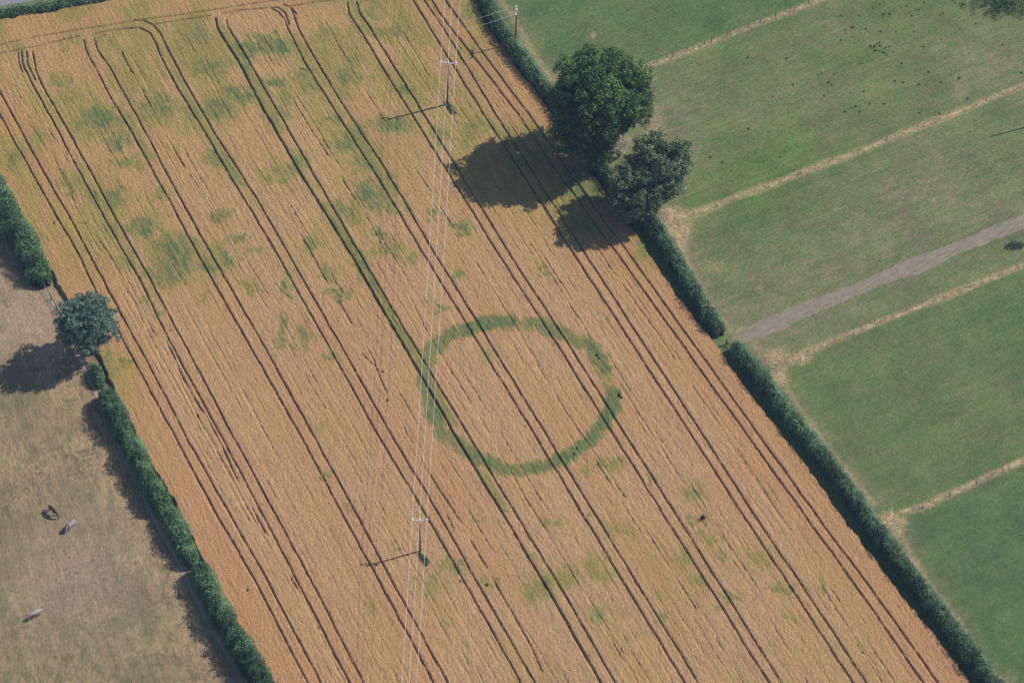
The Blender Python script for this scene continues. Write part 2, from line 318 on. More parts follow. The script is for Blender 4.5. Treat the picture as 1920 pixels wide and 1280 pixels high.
# right pasture
X, Y, Q = px_grid(-120, 230, -140, 190, .5)
px, py = topx(np.stack([X, Y, np.zeros_like(X)], -1))
rp = [(x - 6, y) for x, y in R_EDGE] + [(3200, 1440), (3200, -160)]
def off(pl, d): return [(x + d, y) for x, y in pl]
def below(pl):  # >0 if pixel lies below the line
    xs = [p[0] for p in pl]; ys = [p[1] for p in pl]; return py - np.interp(px, xs, ys)
b1, b2, b4, b5 = below(S1), below(S2), below(S4), below(S5)
n1 = fbm(X, Y, 26, 11, 4); n2 = fbm(X, Y, 9, 21, 4)
dry = np.where(b1 < 0, .12, np.where(b2 < 0, .34, np.where(b4 < 0, .44, np.where(b5 < 0, .18, .08))))
dry = dry + .9 * (n1 - .5) * (dry > .3) + .5 * (n1 - .5)
dry += .5 * np.exp(-((px - 1860) / 90) ** 2 - ((py - 130) / 60) ** 2) + .35 * np.exp(-((px - 1700) / 160) ** 2 - ((py - 400) / 90) ** 2)
dry += .55 * np.exp(-((px - 1250) / 60) ** 2 - ((py - 240) / 60) ** 2) + .3 * np.exp(-((px - 1850) / 80) ** 2 - ((py - 1100) / 120) ** 2) * 0
lush = np.where(b1 < 0, .6, np.where(b5 > 0, 1.0, np.where(b4 > 0, .45, .1))) + .8 * (n2 - .5)
lush += .7 * np.exp(-((px - 1390) / 60) ** 2 - ((py - 440) / 40) ** 2) + .5 * np.exp(-((px - 1560) / 80) ** 2 - ((py - 340) / 30) ** 2)
bare = np.zeros_like(px)
for pl, wd, st in [(S1, 6, .45), (S2, 7, .5), (S4, 7, .5), (S5, 6.5, .5)]:
    bare = np.maximum(bare, st * sm(wd * 1.5, wd * .5, segdist(px, py, pl) + 8 * (n2 - .5)))
for cx, cy, rx, ry, st in [(1270,425,26,28,1.0),(1262,400,24,14,.9),(1275,455,12,22,.8),(1455,668,26,16,.7),(1462,700,16,22,.7),(1500,672,20,12,.7),(1672,975,28,14,.9),(1680,998,14,18,.6),(1392,625,14,12,.9),(1230,240,18,40,.35),(1800,170,14,26,.3),(1112,66,5,6,.8),(1425,540,8,6,.5),(1380,462,8,5,.4),(1340,500,20,14,.25)]:
    bare = np.maximum(bare, st * np.exp(-(((px - cx) / rx) ** 2 + ((py - cy) / ry) ** 2) ** 1.5))
for k, pl in enumerate(RVERGE):
    dd = segdist(px, py, pl); bare = np.maximum(bare, (.5 if k != 1 else .35) * sm(8, 2, dd + 7 * (n2 - .5)) * (.35 + noise(X, Y, 4, 66)))
    dry += .5 * sm(36, 4, dd + 14 * (n2 - .5))
vg = sm(34, 20, segdist(px, py, R_EDGE)); dry = dry * (1 - vg); bare = bare * (1 - vg); lush *= 1 - np.clip(dry, 0, 1) * .4
inside = inpoly(px, py, rp)
Q = Q[inside[Q].any(1)]
used = np.zeros(len(px), bool); used[Q.ravel()] = True; remap = np.cumsum(used) - 1
V = np.stack([X, Y, np.zeros_like(X)], -1)
o = link('pasture', mesh_np('pasture', V[used], remap[Q], {'dry': ('POINT', np.clip(dry, 0, 1)[used]), 'lush': ('POINT', np.clip(lush, 0, 1)[used]), 'bare': ('POINT', np.clip(bare, 0, 1.3)[used])}), M_right)
tag(o, kind='structure')
# left pasture
X, Y, Q = px_grid(-150, -15, -110, 60, .5)
px, py = topx(np.stack([X, Y, np.zeros_like(X)], -1))
lp = [(x + 4, y) for x, y in L_EDGE] + [(-1500, 1440), (-1500, 60)]
n1 = fbm(X, Y, 14, 31, 4); n2 = fbm(X, Y, 40, 41, 3)
dry = .5 + 1.5 * (n1 - .5) + .5 * sm(90, 20, segdist(px, py, off(L_EDGE, -70))) + .15 * (py < 640) ; lush = .35 + 1.1 * (n2 - .5) + .3 * (py > 1150) - .3 * (py < 640)
lush += .35 * (noise(X * .8 + Y * .2, Y * .1, 2.2, 43) > .72)
bare = .5 * np.exp(-((px - 60) / 90) ** 2 - ((py - 590) / 90) ** 2) + .45 * np.exp(-((px - 150) / 120) ** 2 - ((py - 1080) / 120) ** 2)
inside = inpoly(px, py, lp); Q = Q[inside[Q].any(1)]
used = np.zeros(len(px), bool); used[Q.ravel()] = True; remap = np.cumsum(used) - 1
V = np.stack([X, Y, np.zeros_like(X)], -1)
o = link('parched_pasture', mesh_np('parched_pasture', V[used], remap[Q], {'dry': ('POINT', np.clip(dry, 0, 1)[used]), 'lush': ('POINT', np.clip(lush, 0, 1)[used]), 'bare': ('POINT', np.clip(bare, 0, 1)[used])}), M_left)
tag(o, kind='structure')

def ribbon(name, left, right, z, mat, jit=0.0, n=120):
    def res(pl, n):
        pl = np.array(pl, float); s = np.r_[0, np.cumsum(np.hypot(*np.diff(pl, axis=0).T))]; q = np.linspace(0, s[-1], n)
        return np.stack([np.interp(q, s, pl[:, 0]), np.interp(q, s, pl[:, 1])], -1)
    A = at(*res(left, n).T, z); B = at(*res(right, n).T, z)
    if jit:
        for P in (A, B): P[:, 1] += np.random.uniform(-jit, jit, n) + 2 * jit * (noise(P[:, 0], P[:, 1], 2.3, 8) - .5)
    V = np.concatenate([A, B]); Qr = np.array([(i, i + 1, n + i + 1, n + i) for i in range(n - 1)])
    return link(name, mesh_np(name, V, Qr), mat)
tr = ribbon('track', [(1376,628),(1384,622),(1428,601),(1495,571),(1596,534),(1649,511),(1693,489),(1764,465),(1804,450),(1868,420),(1920,400),(2020,362),(2150,318)],
            [(1386,645),(1411,638),(1468,617),(1495,601),(1569,571),(1629,544),(1683,524),(1727,511),(1800,475),(1868,450),(1920,428),(2020,392),(2150,348)], .006, M_track, .17, 260)
tag(tr, kind='structure')
PTH = [(-60,330),(0,425),(30,470),(60,500),(85,545),(112,590),(140,650),(165,700),(180,735),(197,775),(215,820),(240,870),(262,915),(285,965),(310,1010),(335,1055),(362,1110),(390,1165),(425,1225),(470,1290)]
p = ribbon('path', off(PTH, -4), off(PTH, 3), .006, M_path, .1, 260); tag(p, kind='structure')
rd = ribbon('road', [(-200, 16), (0, -20), (100, -37), (240, -62), (700, -150)], [(-200, 46), (0, 12), (100, -5), (240, -30), (700, -112)], .006, M_asph); tag(rd, kind='structure')

# ------------------------------------------------------------------ wheat field: a real canopy 0.75 m high with wheelings cut into it
HZ = 0.72; GS = 0.125
field = TOP + R_EDGE[1:] + L_EDGE[::-1][:-1]
gpts = at(*np.array(field, float).T, 0)[:, :2]
uu = gpts @ ud; vv = gpts @ vd
us = np.arange(uu.min(), uu.max() + GS, GS); vs = np.arange(vv.min(), vv.max() + GS, GS)
U, Vv = np.meshgrid(us, vs, indexing='ij')
X = U * ud[0] + Vv * vd[0]; Y = U * ud[1] + Vv * vd[1]
px, py = topx(np.stack([X, Y, np.full_like(X, HZ)], -1))
p0x, p0y = topx(np.stack([X, Y, np.zeros_like(X)], -1))
vis = (px > -150) & (px < 2070) & (py > -110) & (py < 1390)
ins = inpoly(p0x + 6 * (noise(X, Y, 1.1, 55) - .5), p0y + 6 * (noise(X, Y, 1.3, 56) - .5), field) & vis
cut = np.zeros_like(X)
def carve(pl, half, depth, wob=0.0, seed=5):
    g = at(*np.array(pl, float).T, HZ)[:, :2]; a = np.stack([g @ ud, g @ vd], -1)
    for (u1, v1), (u2, v2) in zip(a[:-1], a[1:]):
        r = half + .9
        i0, i1 = np.searchsorted(us, [min(u1, u2) - r, max(u1, u2) + r]); j0, j1 = np.searchsorted(vs, [min(v1, v2) - r, max(v1, v2) + r])
        if i1 <= i0 or j1 <= j0: continue
        u = U[i0:i1, j0:j1]; v = Vv[i0:i1, j0:j1]
        if wob: v = v + wob * (noise(u, v * 0, 3.0, seed) - .5) + .08 * (noise(u, v, .45, seed + 9) - .5)
        du, dv = u2 - u1, v2 - v1; tt = np.clip(((u - u1) * du + (v - v1) * dv) / (du * du + dv * dv + 1e-9), 0, 1)
        d = np.hypot(u - u1 - tt * du, v - v1 - tt * dv)
        dep = depth if not callable(depth) else depth(u, v)
        c = dep * sm(half + .12, half - .09, d)
        cut[i0:i1, j0:j1] = np.maximum(cut[i0:i1, j0:j1], c)
for i, pl in enumerate(TRAMS):
    hw = .095 if i < 18 else .09
    if i == 8: hw = .15
    carve(pl, hw, lambda u, v: .48 + .48 * noise(u, v, 1.1, 9), .16, 5 + i)
for i, (pl, st) in enumerate(FAINT):
    carve(pl, .09, lambda u, v, st=st: st * sm(.25, .75, noise(u, v * .3, 3.1, 80 + i)) * (.5 + .6 * noise(u, v, .7, 81)), .25, 40 + i)
def bay(a, b_, f):
    ys = np.linspace(max(a[0][1], b_[0][1]) + 30, 1390, 26); xa = np.interp(ys, [p[1] for p in a], [p[0] for p in a]); xb = np.interp(ys, [p[1] for p in b_], [p[0] for p in b_])
    return list(zip(xa + (xb - xa) * f, ys))
k = 0
for a, b_ in ((1, 2), (3, 4), (5, 6), (7, 8), (9, 10), (11, 12), (13, 14), (15, 16)):
    for f, st in ((.17, .18), (.33, .25), (.5, .38), (.67, .25), (.84, .18)):
        k += 1
        carve(bay(TRAMS[a], TRAMS[b_], f), .07, lambda u, v, st=st, k=k: st * sm(.38, .72, noise(u, v * 0, 5.5, 300 + k)) * (.35 + .9 * noise(u, v, .6, 81)), .3, 400 + k)
for hx, hy, r in HOLES:
    q = at(hx, hy, HZ)[:2]; d = np.hypot(X - q[0], Y - q[1]) + .3 * (noise(X, Y, .4, 77) - .5)
    cut = np.maximum(cut, .9 * sm(r * .6 + .1, r * .6 - .1, d))
cut = np.clip(cut, 0, 1)
# canopy relief: drill rows, clumps, slow swells
rows = noise(Vv, U * .02, .42, 61) * .5 + noise(Vv, U * .05, .21, 62) * .35
clump = noise(U, Vv * 2.2, .65, 63) * .35 + noise(U, Vv * 1.8, .27, 64) * .7
h = HZ * (1 - .97 * cut) + (1 - cut) * (.10 * (rows - .42) + .13 * (clump - .5) + .06 * (fbm(X, Y, 9, 65, 3) - .5))
h += (1 - cut) * .11 * (np.random.rand(*X.shape) - .5)
h = np.where(ins, h, 0.0)
# ripeness
g_ = np.zeros_like(X); nn = fbm(U * .7, Vv * 1.3, 1.6, 71, 4) - .5; nl = fbm(U * .6, Vv, 7, 75, 4)
wx = 20 * (noise(X, Y, 2.0, 72) - .5) + 16 * (noise(X, Y, .8, 172) - .5) + 12 * (noise(U * .3, Vv, .4, 174) - .5); wy = 14 * (noise(X, Y, 2.0, 73) - .5) + 16 * (noise(X, Y, .8, 173) - .5) + 22 * (noise(U * .15, Vv, .4, 175) - .5)
for cx, cy, rx, ry, st in PATCH:
    if cy > 930: st *= .72
    m_ = (abs(px - cx) < rx * 2.6 + 12) & (abs(py - cy) < ry * 2.6 + 12)
    if not m_.any(): continue
    e = ((px[m_] + wx[m_] - cx) / (rx * 1.05)) ** 2 + ((py[m_] + wy[m_] - cy) / (ry * 1.1)) ** 2
    g_[m_] = np.maximum(g_[m_], st * np.exp(-e ** 1.1 * .8))
zone = sm(620, 250, py + .15 * (px - 600)) * sm(1250, 700, px + .2 * py)
g_ += zone * (.24 * sm(.46, .70, nl) + .02) + sm(900, 1200, py) * sm(650, 900, px) * sm(1700, 1300, px) * .12 * sm(.46, .66, nl)
m_ = (px > 760) & (px < 1200) & (py > 570) & (py < 920)
xr, yr = px[m_] + .42 * wx[m_], py[m_] + .42 * wy[m_]; best = np.zeros_like(xr)
for (x1, y1, s1), (x2, y2, s2) in zip(RING[:-1], RING[1:]):
    dx, dy = x2 - x1, y2 - y1; tt = np.clip(((xr - x1) * dx + (yr - y1) * dy) / (dx * dx + dy * dy), 0, 1)
    d = np.hypot(xr - x1 - tt * dx, (yr - y1 - tt * dy) * 1.15); st = s1 + tt * (s2 - s1)
    best = np.maximum(best, st * sm(20, 7, d))
ringm, ringv = m_, best
# green undergrowth between some of the wheelings
for i, rng, st in ((8, (380, 800), .55), (8, (60, 240), .5), (6, (130, 350), .45), (8, (880, 960), .3), (10, (230, 330), .5), (4, (220, 300), .3)):
    pl = TRAMS[i]; d = segdist(px, py, off(pl, 8)); g_ = np.maximum(g_, st * sm(14, 5, d) * ((py > rng[0]) & (py < rng[1])) * (.5 + .9 * noise(U, Vv, 3, 90)))
g_ = g_ * (1 + 1.2 * nn) * (.62 + .76 * noise(U * .18, Vv, .45, 176))
g_[ringm] = np.maximum(g_[ringm], ringv * (.98 + .5 * nn[ringm]) * (.84 + .3 * noise(U * .2, Vv, .4, 177)[ringm]))
yel = sm(.45, .70, fbm(U * .5, Vv, 5, 101, 4)) * (.16 + .75 * zone + .18 * sm(850, 1150, py) * sm(700, 900, px)) + 1.2 * np.exp(-((px - 225) / 40) ** 2 - ((py - 700) / 50) ** 2) + .9 * np.exp(-((px - 1020) / 130) ** 2 - ((py - 340) / 90) ** 2) + .5*np.exp(-((px - 1210) / 40) ** 2 - ((py - 480) / 60) ** 2)
yel += .26 * zone
yel += 1.3 * sm(.12, .35, g_) * sm(.8, .4, g_)
rust = sm(70, 20, segdist(px, py, off(L_EDGE, 34))) * .9 + sm(90, 30, segdist(px, py, off(R_EDGE, -36))) * .85 + sm(40, 10, segdist(px, py, [(0, 60), (240, 15), (600, -40)])) * .6
rust += .5 * sm(.5, .8, noise(Vv, U * .03, 3.0, 111)) + .5 * sm(.55, .8, fbm(X, Y, 20, 115, 2))
m2 = sm(.05, .3, cut)
nx, ny = X.shape; I = np.arange(nx * ny).reshape(nx, ny)
Q = np.stack([I[:-1, :-1], I[1:, :-1], I[1:, 1:], I[:-1, 1:]], -1).reshape(-1, 4)
Q = Q[ins.ravel()[Q].any(1)]
used = np.zeros(nx * ny, bool); used[Q.ravel()] = True; remap = np.cumsum(used) - 1
V = np.stack([X, Y, h + .002], -1).reshape(-1, 3)
c_ = lambda a: ('POINT', np.clip(a, 0, 1).ravel()[used])
wheat = link('wheat_crop', mesh_np('wheat_crop', V[used], remap[Q], {'green': c_(g_), 'yellow': c_(yel), 'rust': c_(rust), 'soil': c_(sm(.45, .85, cut))}), M_wheat)
tag(wheat, 'ripe golden wheat field crossed by pairs of tractor wheelings, with a green ring mark', 'wheat', kind='stuff')
del X, Y, U, Vv, px, py, p0x, p0y, V, Q

# ------------------------------------------------------------------ foliage
def leaves(C, Nn, size, tone, spread=.8, asp=.6):
    """one small pointed face per leaf cluster; C centres, Nn outward normals"""
    n = len(C); r = np.random.normal(size=(n, 3)); nn = Nn * (1 - spread) + r / np.linalg.norm(r, axis=1)[:, None] * spread
    nn /= np.linalg.norm(nn, axis=1)[:, None] + 1e-9
    a = np.cross(nn, np.random.normal(size=(n, 3))); a /= np.linalg.norm(a, axis=1)[:, None] + 1e-9; b = np.cross(nn, a)
    s = (size * np.random.uniform(.6, 1.4, n))[:, None]
    V = np.stack([C - a * s * .5, C - b * s * asp * .5, C + a * s * .5, C + b * s * asp * .5], 1).reshape(-1, 3)
    Q = np.arange(4 * n).reshape(n, 4)
    return V, Q, tone
def foliage(name, parts, mat, parent=None, loc=None):
    V = np.concatenate([p[0] for p in parts]); Q = []; b = 0
    for p in parts: Q.append(p[1] + b); b += len(p[0])
    return link(name, mesh_np(name, V, np.concatenate(Q), {'tone': ('FACE', np.clip(np.concatenate([p[2] for p in parts]), 0, 1) ** 1.3)}), mat, parent, loc)
def sph(n):
    d = np.random.normal(size=(n, 3)); return d / np.linalg.norm(d, axis=1)[:, None]

def tree(name, base, lobes, leaf, dens, mat, label, trunk_r, limbs, group=None, spread=.6):
    """lobes: (x, y, z, r) relative to the trunk foot"""
    root = bpy.data.objects.new(name, None); COL.objects.link(root); root.location = base
    tag(root, label, 'tree', group)
    parts = []
    ctr = np.mean([l[:3] for l in lobes], 0)
    for (x, y, z, r) in lobes:
        # each lobe is a cluster of twig sprays
        k = max(8, int(12 * r)); sub = sph(k); sub = np.stack([x, y, z] + sub * r * np.random.uniform(.45, .8, (k, 1)), 0) if False else np.array([x, y, z]) + sub * r * np.random.uniform(.45, 1.0, (k, 1))
        rs = r * np.random.uniform(.16, .36, k); t0 = random.uniform(.25, .65)
        for c, q in zip(sub, rs):
            n = int(dens * q * q) + 8; d = sph(n); rad = q * np.random.uniform(.55, 1.12, (n, 1)); C = c + d * rad * [1, 1, .85]
            parts.append(leaves(C, d, leaf, t0 + random.uniform(-.22, .22) + np.random.uniform(-.25, .25, n), spread))
    foliage('crown', parts, mat, root)
    mb = MB(); top = ctr[2]
    mb.tube([(0, 0, -.1), (0.05, 0, 1.2), (ctr[0] * .3, ctr[1] * .3, top * .45), (ctr[0] * .7, ctr[1] * .7, top * .9)], [trunk_r * 1.4, trunk_r, trunk_r * .75, trunk_r * .35], 12)
    for i in np.random.choice(len(lobes), min(limbs, len(lobes)), False):
        x, y, z, r = lobes[i]; s = np.array([ctr[0] * .3, ctr[1] * .3, top * .45]); e = np.array([x, y, z]); mdl = s * .5 + e * .5 + [0, 0, .4]
        mb.tube([s, mdl, e], [trunk_r * .5, trunk_r * .3, trunk_r * .08], 7)
    mb.build('trunk', M_bark, root, smooth=True)
    return root
def ell_lobes(cx, cy, cz, rx, ry, rz, n, lr, seed, low=-.75):
    rs = np.random.RandomState(seed); L = []
    gi = (1 + 5 ** .5) / 2
    for i in range(n):
        zz = low + (1 - low) * (i + .5) / n; th = 2 * pi * i / gi + rs.uniform(-.3, .3); q = (1 - min(1, abs(zz)) ** 2) ** .5
        f = rs.uniform(.62, .86)
        L.append((cx + rx * f * q * cos(th), cy + ry * f * q * sin(th), cz + rz * f * zz, lr * rs.uniform(.75, 1.2)))
    L.append((cx, cy, cz, lr * 1.3)); return L

B = at(1120, 286)
tree('oak_tree', B, ell_lobes(.3, -.2, 15.0, 9.9, 8.8, 8.0, 50, 2.45, 3, -.68) + [(-.5, -4.2, 8.5, 2.4), (-2.5, -3.5, 6.8, 2.3), (-.5, -2.8, 5.2, 1.8), (1.2, -4.5, 9.5, 2.2)] + [(1.2, -4, 5.5, 2.0), (-2, -3, 3.5, 2.0), (-4.5, -2, 4, 2)] + [(-7.2, -3, 8.5, 2.2), (-5.5, -4.5, 7, 2.3), (-3, -5, 6, 2.4), (0, -5.5, 6.5, 2.2), (-6.5, -.5, 6.5, 2.4)],
     .34, 120, M_oak, 'large dark green oak with a broad round crown, the biggest tree', .55, 16)
B = at(1215, 398)
tree('ash_tree', B, ell_lobes(1.9, 1.4, 11.6, 5.8, 5.6, 4.2, 24, 1.9, 5, -.7) + ell_lobes(-2.0, -2.0, 7.8, 5.2, 4.4, 5.6, 26, 1.9, 6, -.85) + [(-4.6, -.5, 7.4, 2.0), (-3.2, 4.2, 8.2, 1.6), (-1.2, 5.2, 9.4, 1.6), (-5.2, -3.2, 6.6, 1.8), (-4.2, 1.2, 8.6, 1.8), (-1, 0, 10, 2.2), (2, -3, 8, 2.2), (4.5, -2, 9, 2.0)] + ell_lobes(-3.4, -2.6, 4.6, 2.6, 2.4, 2.8, 9, 1.5, 12, -.8) + ell_lobes(-.6, 2.6, 9.6, 2.6, 2.4, 2.8, 7, 1.4, 8, -.5),
     .31, 165, M_ash, 'greyer loose crowned tree just below the large oak in the same hedge', .35, 14, spread=.85)
B = at(172, 663)
tree('bluish_tree', B, ell_lobes(-.1, -.3, 8.7, 5.6, 5.3, 5.2, 48, 1.6, 9, -.9),
     .28, 190, M_blue, 'round blue green tree standing alone between hedges on the left field edge', .33, 12)
B = at(1160, 296)
root = bpy.data.objects.new('dead_bush', None); COL.objects.link(root); root.location = B; tag(root, 'pale leafless bush between the big oak and the greyer tree', 'bush')
parts = []
for i in range(34):
    d = sph(1)[0] * [1.7, 1.7, 1.4]; c = np.array([-.3, .1, 3.9]) + d * [1.15, 1, 1.1]; n = 170; dd = sph(n); parts.append(leaves(c + dd * np.random.uniform(.1, .75, (n, 1)), dd, .26, random.uniform(.3, .8) + np.random.uniform(-.3, .3, n), 1, .22))
foliage('twigs', parts, M_dead, root)
mb = MB()
for i in range(9):
    a = random.uniform(0, 2 * pi); mb.tube([(0, 0, 0), (.5 * cos(a), .5 * sin(a), 1.3), (1.3 * cos(a) - .2, .2 + 1.3 * sin(a), 4.2)], [.09, .06, .02], 6)
mb.build('stems', M_bark, root)

def hedge(name, cl, hts, wd, mat, label, leaf=.2, dens=42, lump=.25, seed=0, lscale=3.0, group=None):
    """cl: centre line in photograph pixels on the ground; hts: heights at its points"""
    g = at(*np.array(cl, float).T, 0)[:, :2]; s = np.r_[0, np.cumsum(np.hypot(*np.diff(g, axis=0).T))]; L = s[-1]
    root = bpy.data.objects.new(name, None); COL.objects.link(root); root.location = (g[0][0], g[0][1], 0); tag(root, label, 'hedge', group)
    g0 = g[0].copy()
    def fr(q):
        p = np.stack([np.interp(q, s, g[:, 0]), np.interp(q, s, g[:, 1])], -1); e = .8
        a = np.stack([np.interp(np.clip(q + e, 0, L), s, g[:, 0]), np.interp(np.clip(q + e, 0, L), s, g[:, 1])], -1) - np.stack([np.interp(np.clip(q - e, 0, L), s, g[:, 0]), np.interp(np.clip(q - e, 0, L), s, g[:, 1])], -1)
        a /= np.linalg.norm(a, axis=1)[:, None]; return p - g0, a
    rs = np.random.RandomState(seed)
    def surf(q, phi):
        """phi 0..pi across the top from right foot to left foot"""
        hh = np.interp(q, s, hts); l1 = noise(q, phi * 1.3, lscale * .5, 200 + seed) - .5; l2 = noise(q, phi * 0, lscale, 220 + seed) - .5
        endt = np.clip(np.minimum(q, L - q) / (wd * .5), 0, 1) ** .5
        l3 = noise(q, phi * 1.6, .55, 260 + seed) - .5 + .6 * (noise(q * 1.3, phi * 2.5, .33, 270 + seed) - .5)
        hh = hh * (1 + .26 * l3 + lump * 1.3 * l2 + lump * .9 * l1) * (.35 + .65 * endt); ww = wd * .5 * (1 + .32 * l3 + lump * 1.6 * l1 + lump * 1.1 * l2) * (.3 + .7 * endt)
        k = .88; return np.sign(np.cos(phi)) * abs(np.cos(phi)) ** k * ww, abs(np.sin(phi)) ** k * hh
    area = L * (wd + 2 * np.mean(hts)); n = int(area * dens)
    q = rs.uniform(0, L, n); phi = rs.uniform(0.02, pi - .02, n); lat, z = surf(q, phi); p, a = fr(q); nv = np.stack([a[:, 1], -a[:, 0]], -1)
    j = rs.uniform(.80, 1.08, n) + .12 * (rs.rand(n) > .93); z = z * j + .05; lat = lat * j
    C = np.stack([p[:, 0] + nv[:, 0] * lat, p[:, 1] + nv[:, 1] * lat, z], -1)
    nor = np.stack([nv[:, 0] * np.cos(phi), nv[:, 1] * np.cos(phi), np.sin(phi)], -1)
    tone = .45 + .7 * (noise(q, phi * 1.5, 1.3, 240 + seed) - .5) + rs.uniform(-.25, .25, n) + .5 * (noise(q, phi * 0, 9, 245 + seed) - .5)
    foliage('foliage', [leaves(C, nor, leaf, tone, .5)], mat, root)
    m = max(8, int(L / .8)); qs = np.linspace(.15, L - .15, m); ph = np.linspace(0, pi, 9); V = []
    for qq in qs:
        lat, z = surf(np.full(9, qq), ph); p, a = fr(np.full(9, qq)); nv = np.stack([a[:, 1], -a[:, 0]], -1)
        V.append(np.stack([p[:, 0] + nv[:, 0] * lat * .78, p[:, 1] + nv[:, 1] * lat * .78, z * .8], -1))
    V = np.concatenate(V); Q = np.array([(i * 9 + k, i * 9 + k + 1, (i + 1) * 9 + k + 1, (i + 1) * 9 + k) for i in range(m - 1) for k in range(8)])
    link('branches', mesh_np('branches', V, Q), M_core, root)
    return root
def sh(pl, d, e=0): return [(x - d, y + e) for x, y in pl]
hedge('hedge', sh([(870,-110),(905,-50),(932,0),(962,60),(1000,112),(1045,170),(1090,230),(1135,300),(1175,350),(1210,390),(1248,425),(1300,510),(1342,580),(1376,628)], 24, 4), [3.1, 3.1, 3.1, 3.2, 3.0, 2.9, 3.0, 3.2, 3.2, 3.0, 3.1, 3.1, 3.3, 3.0], 2.7, M_hedge, 'dark trimmed hedge running under the two big trees and ending above the field gate', .20, 60, .16, 1)
hedge('hedge', sh([(1398,648),(1450,712),(1500,780),(1560,850),(1640,960),(1720,1070),(1800,1170),(1880,1280),(1960,1390)], 24, 6), [3.0, 3.1, 3.1, 3.1, 3.2, 3.2, 3.1, 3.2, 3.2], 2.7, M_hedge, 'long dark hedge from the field gate to the bottom right of the wheat', .20, 60, .16, 2)
hedge('hedge', sh([(-90,170),(-40,258),(0,330),(30,390),(60,448),(106,532)], 20, 8), [4.2, 4.6, 4.8, 4.6, 4.2, 3.2], 4.2, M_hedge2, 'tall bushy hedge on the left photo edge above the round blue green tree', .24, 55, .32, 3, 4)
hedge('bush', [(178,690),(186,712),(190,730)], [2.0, 2.2, 1.9], 2.0, M_hedge2, 'small rounded bush just below the round blue green tree', .20, 70, .2, 4)['category'] = 'bush'
hedge('hedge', sh([(213,736),(235,780),(255,820),(290,895),(328,962)], 16, 6), [3.4, 4.0, 4.0, 4.1, 3.4], 3.35, M_hedge2, 'bushy hedge between the small rounded bush and the narrow gaps further down', .24, 60, .30, 5, 3.0)
hedge('hedge', sh([(328,955),(352,1005),(382,1060)], 14, 6), [3.3, 3.8, 3.0], 3.2, M_hedge2, 'shortest hedge piece on the left field edge, between two longer ones', .23, 60, .30, 6, 2.6)
hedge('hedge', sh([(386,1062),(420,1128),(450,1182),(480,1235),(520,1300),(580,1400)], 17, 6), [3.6, 4.2, 4.2, 4.0, 4.0, 4.0], 3.4, M_hedge2, 'bushy hedge at the bottom of the left field edge', .24, 60, .32, 7, 3.0)
hedge('hedge', [(-120,52),(0,33),(100,17),(240,-9),(420,-38),(620,-72)], [1.9, 1.9, 1.9, 1.7, 1.7, 1.7], 2.2, M_hedge, 'low dark hedge between the road and the top left of the wheat', .19, 60, .28, 8, 2.4)

# ------------------------------------------------------------------ dry grass strips, weeds
def tufts(name, label, pl, width, n, seed, size=.26, lift=.08, patch=()):
    rs = np.random.RandomState(seed); g = at(*np.array(pl, float).T, 0)[:, :2]; s = np.r_[0, np.cumsum(np.hypot(*np.diff(g, axis=0).T))]
    q = rs.uniform(0, s[-1], n); P = np.stack([np.interp(q, s, g[:, 0]), np.interp(q, s, g[:, 1])], -1)
    d = g[-1] - g[0]; d /= np.linalg.norm(d); nv = np.array([-d[1], d[0]])
    wv = width * (.7 + .6 * noise(q, q * 0, 3, seed)); lat = rs.normal(0, .38, n) * wv + .5 * (noise(q, q * 0, 5, seed + 1) - .5)
    P = P + nv * lat[:, None]
    for (cx, cy, rx, ry, k) in patch:
        c = at(cx + rs.normal(0, rx / 2, k), cy + rs.normal(0, ry / 2, k), 0)[:, :2]; P = np.concatenate([P, c]); q = np.r_[q, rs.uniform(0, 50, k)]
    n = len(P); keep = noise(P[:, 0], P[:, 1], .9, seed + 3) > .25; P = P[keep]; q = q[keep]; n = len(P)
    C = np.c_[P, lift * rs.uniform(.3, 1.5, n)]
    up = np.tile([0, 0, 1.], (n, 1)); tone = .55 + .9 * (noise(P[:, 0], P[:, 1], .8, seed + 5) - .5) + rs.uniform(-.2, .2, n)
    V, Q, tn = leaves(C, up, size, tone, .30, .30); V[:, 2] = np.maximum(V[:, 2], .012)
    o = link(name, mesh_np(name, V, Q, {'tone': ('FACE', np.clip(tn, 0, 1))}), M_straw); tag(o, label, 'dry grass', kind='stuff'); return o
tufts('dry_grass_strip', 'straw coloured strip of uncut grass running up right from behind the large oak', S1, .50, 4200, 301)
tufts('dry_grass_strip', 'long straw coloured strip ending in a bare patch beside the greyer tree', S2, .54, 6500, 302, patch=[(1268,422,26,26,900),(1275,455,12,20,350),(1262,400,26,10,400)])
tufts('dry_grass_strip', 'straw coloured strip of uncut grass just below the bare soil track', S4, .62, 6000, 304, patch=[(1455,668,26,14,500),(1463,702,16,22,450),(1500,672,20,10,350)])
tufts('dry_grass_strip', 'lowest pale strip of uncut grass on the right, meeting the long hedge', S5, .66, 4600, 305, patch=[(1668,968,24,12,500),(1684,990,16,16,350)])

